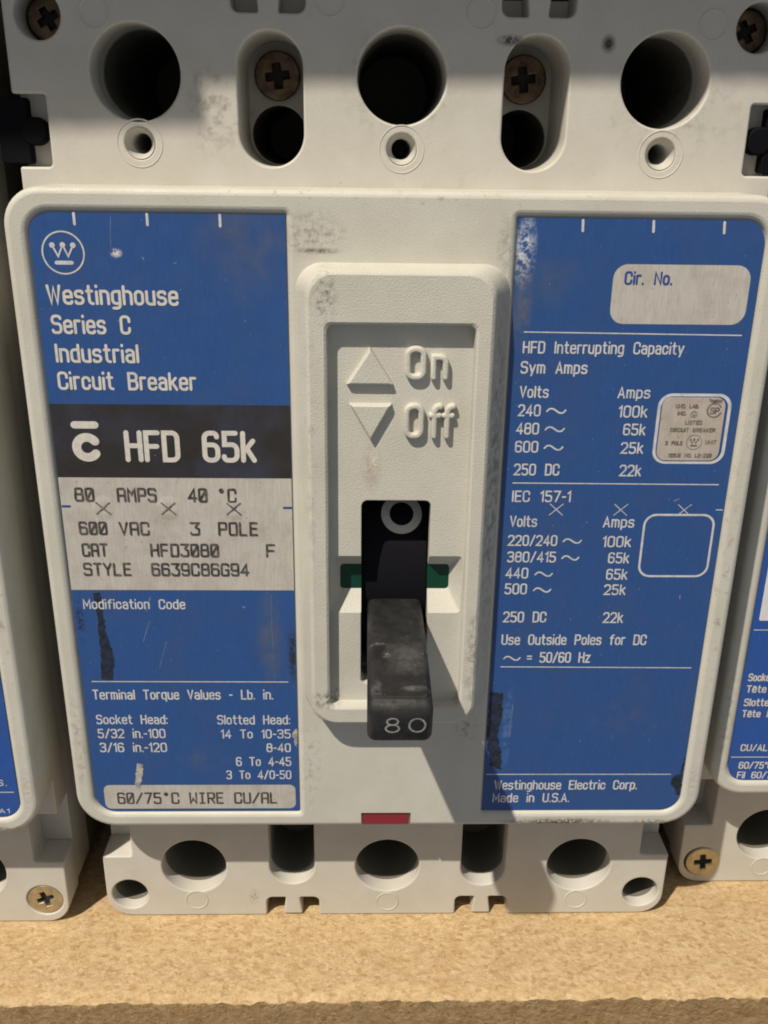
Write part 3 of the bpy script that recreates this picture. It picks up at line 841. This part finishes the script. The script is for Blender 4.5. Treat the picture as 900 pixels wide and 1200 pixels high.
def main_left(root):
    p = plate(root, True, 'blue_left')
    rules(p, [(-41.77, -0.15, -41.77, -1.45), (-32.48, -0.15, -32.48, -1.45), (-23.2, -0.15, -23.2, -1.5)], 0.34, 'ink_white', 'tick_mark')
    g = Geo(); emblem(g, -43.6, -5.03, 1.0, YF - 0.03); g.build('emblem', 'ink_white', p, keep_normals=True)
    line_of([('Westinghouse', -46.37, -29.15, -11.68, 2.62), ('Series C', -46.2, -35.70, -15.54, 2.56), ('Industrial', -46.1, -34.94, -19.40, 2.58), ('Circuit Breaker', -46.2, -27.45, -23.14, 2.54)], 'title_lettering', 'ink_bold', p, YF - 0.03, 0.145)
    Geo().slab(rrect(-47.7, -14.85, -35.75, -25.1, 0.02, 1), [], YF - 0.02, YF + 0.1).build('black_band', 'band', p)
    line_of([('HFD 65k', -37.96, -19.62, -33.41, 4.64)], 'model_lettering', 'ink_bold', p, YF - 0.05, 0.15)
    g = Geo()
    g.ribbon([(-44.6, -28.06), (-41.8, -28.06)], False, 0.52, YF - 0.05)
    g.ribbon(arc(-43.15, -31.3, 1.45, math.radians(38), math.radians(322), 30), False, 0.62, YF - 0.05)
    g.build('series_symbol', 'ink_bold', p, keep_normals=True)
    Geo().slab(rrect(-47.7, -14.85, -53.31, -35.75, 0.02, 1), [], YF - 0.02, YF + 0.1).build('rating_panel', 'silver', p)
    T = [('80', -45.68, -42.89, -39.32, 2.11), ('AMPS', -39.68, -34.08, -39.38, 2.16), ('40', -29.64, -26.88, -39.38, 2.16), ('°C', -25.5, -22.73, -39.42, 2.16),
         ('600', -45.57, -41.52, -44.46, 2.07), ('VAC', -39.83, -35.46, -44.53, 2.12), ('3', -29.65, -28.21, -44.50, 2.08), ('POLE', -25.59, -19.88, -44.53, 2.15),
         ('CAT', -45.49, -41.75, -47.91, 2.12), ('HFD3080', -35.59, -25.66, -47.91, 2.12), ('F', -18.81, -17.48, -47.94, 2.12),
         ('STYLE', -45.58, -38.62, -50.97, 2.10), ('6639C86G94', -35.69, -21.36, -50.98, 2.10)]
    line_of(T, 'typed_rating', 'ink_black', p, YF - 0.10, 0.135, table=TYPED, r=0.1, mono=True)
    rules(p, [(-47.5, -40.12, -46.5, -40.12), (-16.0, -40.2, -15.0, -40.2)], 0.36, 'ink_blue', 'side_dash')
    for x in (-41.78, -32.51, -23.2):
        punch(p, x, -40.35, 'ink_small', 'silver')
    line_of([('Modification Code', -46.22, -31.09, -56.48, 1.66), ('Terminal Torque Values - Lb. in.', -46.36, -18.49, -72.15, 1.79), ('Socket Head:', -46.23, -35.12, -76.63, 1.73),
             ('5/32 in.-100', -46.25, -35.63, -79.22, 1.74), ('3/16 in.-120', -46.16, -35.58, -81.84, 1.77), ('Slotted Head:', -27.39, -15.96, -76.70, 1.73),
             ('14 To 10-35', -26.94, -15.92, -79.30, 1.69), ('8-40', -19.84, -15.98, -81.88, 1.67), ('6 To 4-45', -24.78, -15.95, -84.54, 1.74), ('3 To 4/0-50', -26.45, -16.00, -87.06, 1.70)],
            'torque_lettering', 'ink_white', p, YF - 0.03, 0.135)
    rules(p, [(-46.2, -68.92, -16.15, -68.99)])
    Geo().slab(rrect(-46.3, -15.4, -92.8, -88.2, 1.0), [], YF - 0.03, YF + 0.1).build('wire_panel', 'silver', p)
    line_of([('60/75°C WIRE CU/AL', -44.27, -18.44, -91.85, 2.27)], 'typed_wire', 'ink_black', p, YF - 0.06, 0.135, table=TYPED, r=0.1, mono=True)
    patch(p, [(-44.6, -53.9), (-43.4, -53.9), (-43.3, -60.0), (-42.4, -65.0), (-42.9, -68.7), (-44.7, -68.7), (-44.3, -60.0)], jag=0.12)
    patch(p, [(-14.95, -77.5), (-15.7, -78.2), (-15.3, -80.6), (-14.95, -81.2)], 'scuff', 'chipped_edge', 0.1)
    patch(p, [(-40.6, -84.0), (-39.6, -84.3), (-40.0, -86.9), (-40.6, -89.5), (-41.2, -88.4), (-40.9, -86.0)], 'scuff', 'scrape', 0.12, YF - 0.045)
    rng = random.Random(4)
    g = Geo()
    for x, z, dx, dz, w in [(-37.1, -0.4, -0.3, -4.2, 0.03), (-36.2, -54.6, -0.7, -2.2, 0.06), (-36.6, -58.5, -1.2, -3.5, 0.04), (-34.3, -62, -1.4, -4.6, 0.03), (-18.3, -54, 0.1, -12, 0.02),
                            (-29.5, -6.3, 0.4, 0.2, 0.06), (-22.6, -56.0, 0.3, -0.2, 0.1), (-33.5, -5.5, 0.2, -0.3, 0.06)]:
        g.ribbon([(x, z), (x + dx * .5 + rng.uniform(-.1, .1), z + dz * .5), (x + dx, z + dz)], False, w, YF - 0.02)
    g.build('scratches', 'faint', p, keep_normals=True)

def main_right(root):
    p = plate(root, False, 'blue_right')
    rules(p, [(23.55, -0.25, 23.62, -1.55), (32.75, -0.25, 32.85, -1.55), (42.0, -0.3, 42.12, -1.62)], 0.34, 'ink_white', 'tick_mark')
    Geo().slab(rrect(28.2, 46.5, -13.5, -5.7, 1.9), [], YF - 0.03, YF + 0.1).build('number_panel', 'silver', p)
    line_of([('Cir. No.', 29.7, 36.1, -8.35, 1.78)], 'number_lettering', 'ink_blue', p, YF - 0.06, 0.16)
    rules(p, [(16.9, -14.7, 46.4, -14.9), (16.7, -36.22, 46.3, -36.32), (16.7, -66.28, 46.3, -66.44), (15.6, -86.22, 45.6, -86.28), (46.55, -40.19, 47.45, -40.19)])
    A = [('HFD Interrupting Capacity', 16.83, 38.85, -17.61, 1.70), ('Sym Amps', 16.71, 25.91, -20.38, 1.73), ('Volts', 16.80, 20.83, -23.77, 1.70), ('Amps', 30.40, 34.95, -23.75, 1.66),
         ('240', 16.75, 19.90, -26.40, 1.72), ('100k', 30.77, 34.85, -26.48, 1.74), ('480', 16.65, 19.87, -29.02, 1.72), ('65k', 31.70, 34.88, -29.06, 1.72), ('600', 16.65, 19.95, -31.68, 1.74), ('25k', 31.63, 34.88, -31.77, 1.74),
         ('250 DC', 16.70, 23.22, -35.08, 1.78), ('22k', 31.80, 34.95, -35.14, 1.76), ('IEC 157-1', 16.71, 25.20, -39.12, 1.77), ('Volts', 16.62, 20.62, -42.99, 1.76), ('Amps', 30.25, 34.84, -43.03, 1.76),
         ('220/240', 16.52, 23.78, -45.99, 1.74), ('100k', 30.46, 34.70, -46.14, 1.78), ('380/415', 16.59, 23.80, -48.63, 1.76), ('65k', 31.53, 34.70, -48.74, 1.77), ('440', 16.50, 19.87, -51.26, 1.79), ('65k', 31.50, 34.72, -51.42, 1.79),
         ('500', 16.51, 19.85, -53.86, 1.81), ('25k', 31.41, 34.72, -53.94, 1.77), ('250 DC', 16.55, 23.12, -58.58, 1.85), ('22k', 31.72, 34.83, -58.66, 1.85), ('Use Outside Poles for DC', 16.53, 38.81, -62.45, 1.84),
         ('= 50/60 Hz', 20.60, 30.45, -65.55, 1.88), ('Westinghouse Electric Corp.', 16.91, 40.35, -89.25, 1.86), ('Made in U.S.A.', 16.76, 29.43, -91.75, 1.83)]
    for x0, x1, z in [(20.66, 23.5, -26.3), (20.64, 23.5, -28.95), (20.7, 23.5, -31.65), (24.56, 27.41, -45.9), (24.59, 27.27, -48.6), (20.8, 23.55, -51.25), (20.76, 23.52, -53.85), (16.98, 19.67, -65.5)]:
        A.append(('~', x0, x1, z, 1.7))
    line_of(A, 'capacity_lettering', 'ink_white', p, YF - 0.03, 0.135)
    g = Geo(); g.ribbon(rrect(36.3, 46.5, -50.8, -41.0, 1.7), True, 0.16, YF - 0.03); g.build('frame_outline', 'ink_white', p, keep_normals=True)
    for x in (23.24, 32.61, 41.86):
        punch(p, x, -40.25, 'scratch', None)
    # approval sticker in its bare frame
    Geo().slab(rrect(36.2, 46.5, -33.2, -23.0, 1.9), [rrect(36.62, 46.05, -32.85, -23.4, 1.6)], YF - 0.03, YF + 0.1).build('frame_outline', 'ink_white', p)
    Geo().slab(rrect(36.8, 45.65, -32.7, -23.55, 1.3), [], YF - 0.10, YF + 0.1, 0.04, 1).build('approval_sticker', 'sticker', p)
    y = YF - 0.13
    def st(px, pz):                          # sticker grid (hundredths) to plate millimetres
        return 36.4 + (px - 110 + (pz - 60) * 0.089) / 735 * 10.0, -23.05 - (pz - 60) / 730 * 10.05
    g = Geo()
    for text, a, b, pz in [('UND. LAB.', 265, 505, 205), ('INC.', 285, 375, 280), ('LISTED', 365, 545, 375), ('CIRCUIT BREAKER', 215, 685, 455), ('3 POLE', 165, 350, 595), ('UNIT', 585, 705, 583), ('ISSUE NO. LB-229', 205, 660, 725), ('SP', 615, 715, 265)]:
        x0, z = st(a, pz); x1, _ = st(b, pz)
        write(g, text, x0, x1, z, 1.0 if text == 'SP' else 0.60, y, 0.2)
    x, z = st(455, 268); g.ribbon(circle(x, z, 0.42, 20), True, 0.05, y); write(g, 'U', x - .2, x + .2, z - .22, 0.45, y, 0.2)
    x, z = st(665, 225); g.ribbon(arc(x, z, 0.98, 0.5, 5.9, 24), False, 0.10, y)
    x, z = st(470, 562); emblem(g, x, z, 0.40, y)
    g.build('sticker_lettering', 'ink_small', p, keep_normals=True)
    patch(p, [(43.2, -23.75), (45.2, -23.8), (45.1, -24.3), (43.4, -24.15)], 'ink_small', 'smudge', 0.08, YF - 0.125)
    patch(p, [(15.3, -71.0), (17.3, -70.9), (17.5, -75.0), (16.9, -79.0), (17.6, -82.0), (17.9, -85.3), (16.2, -84.6), (15.25, -79.0)], jag=0.16)
    patch(p, [(47.5, -83.0), (47.6, -90.4), (46.9, -90.3), (46.6, -89.0), (45.9, -88.4), (45.8, -87.2), (46.4, -86.4), (47.1, -86.3)], jag=0.12)
    g = Geo()
    for x, z, dx, dz, w in [(19.0, -73.0, -.2, -6.0, .04), (19.6, -90.8, -.3, -1.2, .08), (43.0, -54.0, .05, -.5, .09), (40.2, -38.9, .7, .4, .08)]:
        g.ribbon([(x, z), (x + dx, z + dz)], False, w, YF - 0.02)
    g.build('scratches', 'faint', p, keep_normals=True)

main = make_breaker()
GROUP = 'circuit breakers standing in a row on the shelf'
tag(main, 'whole grey circuit breaker with black toggle marked 80 between two blue nameplates', 'circuit breaker', GROUP)

def copy_breaker(src):
    root = src.copy()
    COL.objects.link(root)
    for ch in list(src.children):
        c = ch.copy(); COL.objects.link(c); c.parent = root
        for sub in list(ch.children):
            d = sub.copy(); COL.objects.link(d); d.parent = c
    return root
left = copy_breaker(main)
right = copy_breaker(main)
main_left(main)
main_right(main)

left.location = (-107.2 * U, -1.3 * U, 0)
tag(left, 'partly seen grey breaker at left whose blue plate ends above a yellow screw', 'circuit breaker', GROUP)
plate(left, True, 'blue_bright')
p = plate(left, False, 'blue_bright')
rules(p, [(16, -76.2, 45.9, -76.2), (16, -88.5, 47.0, -88.5)])
line_of([('S.', 44.4, 46.1, -87.3, 1.2), ('A1', 44.2, 45.9, -92.6, 0.9)], 'plate_lettering', 'ink_white', p, YF - 0.03, 0.15)
phillips('cover_screw', 'brass', left, 46.2, -117.7, 3.15, 8.1, 0.35)
phillips('cover_screw', 'brass', left, -46.2, -117.7, 3.15, 8.1, 0.7)

right.location = (106.2 * U, 7.8 * U, 0)
tag(right, 'partly seen grey breaker at right with Socket and Tête lettering on bright blue plate', 'circuit breaker', GROUP)
plate(right, False, 'blue_bright')
p = plate(right, True, 'blue_bright')
Geo().slab(rrect(-46.8, -20, -62.3, -38, 0.3, 3), [], YF - 0.03, YF + 0.1).build('writing_panel', 'panel_white', p)
rules(p, [(-47.3, -64.0, -16, -64.0), (-47.4, -88.6, -16, -88.6)])
line_of([('Socket', -46.9, -42.6, -73.59, 1.5), ('Tête', -46.9, -43.5, -75.8, 1.45), ('Slotted', -46.9, -41.8, -78.42, 1.5), ('Tête M', -46.9, -41.7, -80.6, 1.45), ('CU/AL', -46.1, -41.4, -87.37, 1.4), ('60/75°C', -45.9, -40.0, -91.0, 1.45), ('Fil 60/75', -45.9, -38.9, -93.0, 1.42)],
        'plate_lettering', 'ink_bold', p, YF - 0.03, 0.16)
phillips('cover_screw', 'brass', right, -45.8, -117.8, 3.3, 7.85, 0.1)
phillips('cover_screw', 'brass', right, 45.8, -117.8, 3.3, 7.85, 0.5)

# ------------------------------------------------------------------ the shelf, the unseen shade board added above it and the dark wall behind
def board(name, x0, x1, yfun, yb, z_top, thick, ragged, label, cat):
    """chipboard: top sheet with crumbly front edge; z in mm above the shelf"""
    bm = bmesh.new()
    nx = int((x1 - x0) / 0.6)
    ys = [0, 0.35, 0.9, 2.0, 4.0, 9.0, 20.0]
    rows = []
    front = [(0, 0)]
    def nz(a, b, c): return mnoise.noise(Vector((a, b, c)))
    rows_pts = []
    # front face rows (bottom to top), then top rows front to back, then back
    for k in range(8):
        rows_pts.append(('f', -thick + thick * k / 8.0))
    for d in ys:
        rows_pts.append(('t', d))
    grid = []
    for kind, d in rows_pts:
        row = []
        for i in range(nx + 1):
            x = x0 + (x1 - x0) * i / nx
            yf = yfun(x)
            chip = ragged * (0.45 * nz(x * .11, 1.7, 0) + 0.5 * nz(x * .45, 5.1, 0) + 0.45 * nz(x * 1.3, 8.0, 0))
            if kind == 'f':
                rough = ragged * (0.45 * nz(x * .5, d * .8, 3) + 0.35 * nz(x * 1.4, d * 1.8, 7))
                y = yf + chip * (0.5 + 0.5 * (1 + d / thick)) + rough
                z = d
            else:
                y = yf + chip + d
                z = -0.75 * ragged * max(0, nz(x * .3, d * .4, 4) + 0.35) * max(0, 1 - d / 3.0) - ragged * (1.0 + 0.9 * nz(x * .6, 2.2, 6)) * max(0, 1 - d / 1.6) ** 2
                if d >= 20.0: y = yb; z = 0
                elif d >= 4: z = 0
            row.append(bm.verts.new((x * U, y * U, (z_top + z) * U)))
        grid.append(row)
    back = [bm.verts.new((x * U, yb * U, (z_top - thick) * U)) for x in [x0 + (x1 - x0) * i / nx for i in range(nx + 1)]]
    grid.append(back)
    fs = []
    for a in range(len(grid)):
        b = (a + 1) % len(grid)
        for i in range(nx):
            f = bm.faces.new((grid[a][i], grid[a][i + 1], grid[b][i + 1], grid[b][i]))
            f.smooth = True
            f.material_index = 1 if a < 8 else 0
    bm.faces.new([g[0] for g in grid])
    bm.faces.new([g[-1] for g in grid][::-1])
    bmesh.ops.recalc_face_normals(bm, faces=bm.faces)
    me = bpy.data.meshes.new(name)
    bm.to_mesh(me); bm.free()
    me.materials.append(M['board']); me.materials.append(M['board_edge'])
    me.set_sharp_from_angle(angle=math.radians(50))
    o = bpy.data.objects.new(name, me)
    COL.objects.link(o)
    return tag(o, label, cat, None, 'structure')

board('shelf', -200, 200, lambda x: -10.2 + 0.003 * x, 120, -0.02, 16, 0.62, 'raw chipboard shelf under the breakers with a crumbly front edge', 'shelf')
def edge(x):  # stepped front edge, shaped to place the shade line on the flange
    base = -34.0 + 0.012 * x
    return base - (2.7 if x < -61.0 else 0)
board('shade_board', -200, 200, edge, 120, Z0 + 91.6 + 16, 16, 0.25, 'unseen chipboard board added above the breakers to shade their tops', 'shelf')  # out of view, added to cast the shade on the tops
w = bpy.data.meshes.new('back_wall')
bm = bmesh.new()
bmesh.ops.create_cube(bm, size=1)
for v in bm.verts:
    v.co = ((v.co.x * 420) * U, (123 + v.co.y * 5) * U, (100 + v.co.z * 260) * U)
bm.to_mesh(w); bm.free()
w.materials.append(M['wall'])
wo = bpy.data.objects.new('back_wall', w)
COL.objects.link(wo)
tag(wo, 'dark wall behind the row of breakers', 'wall', None, 'structure')
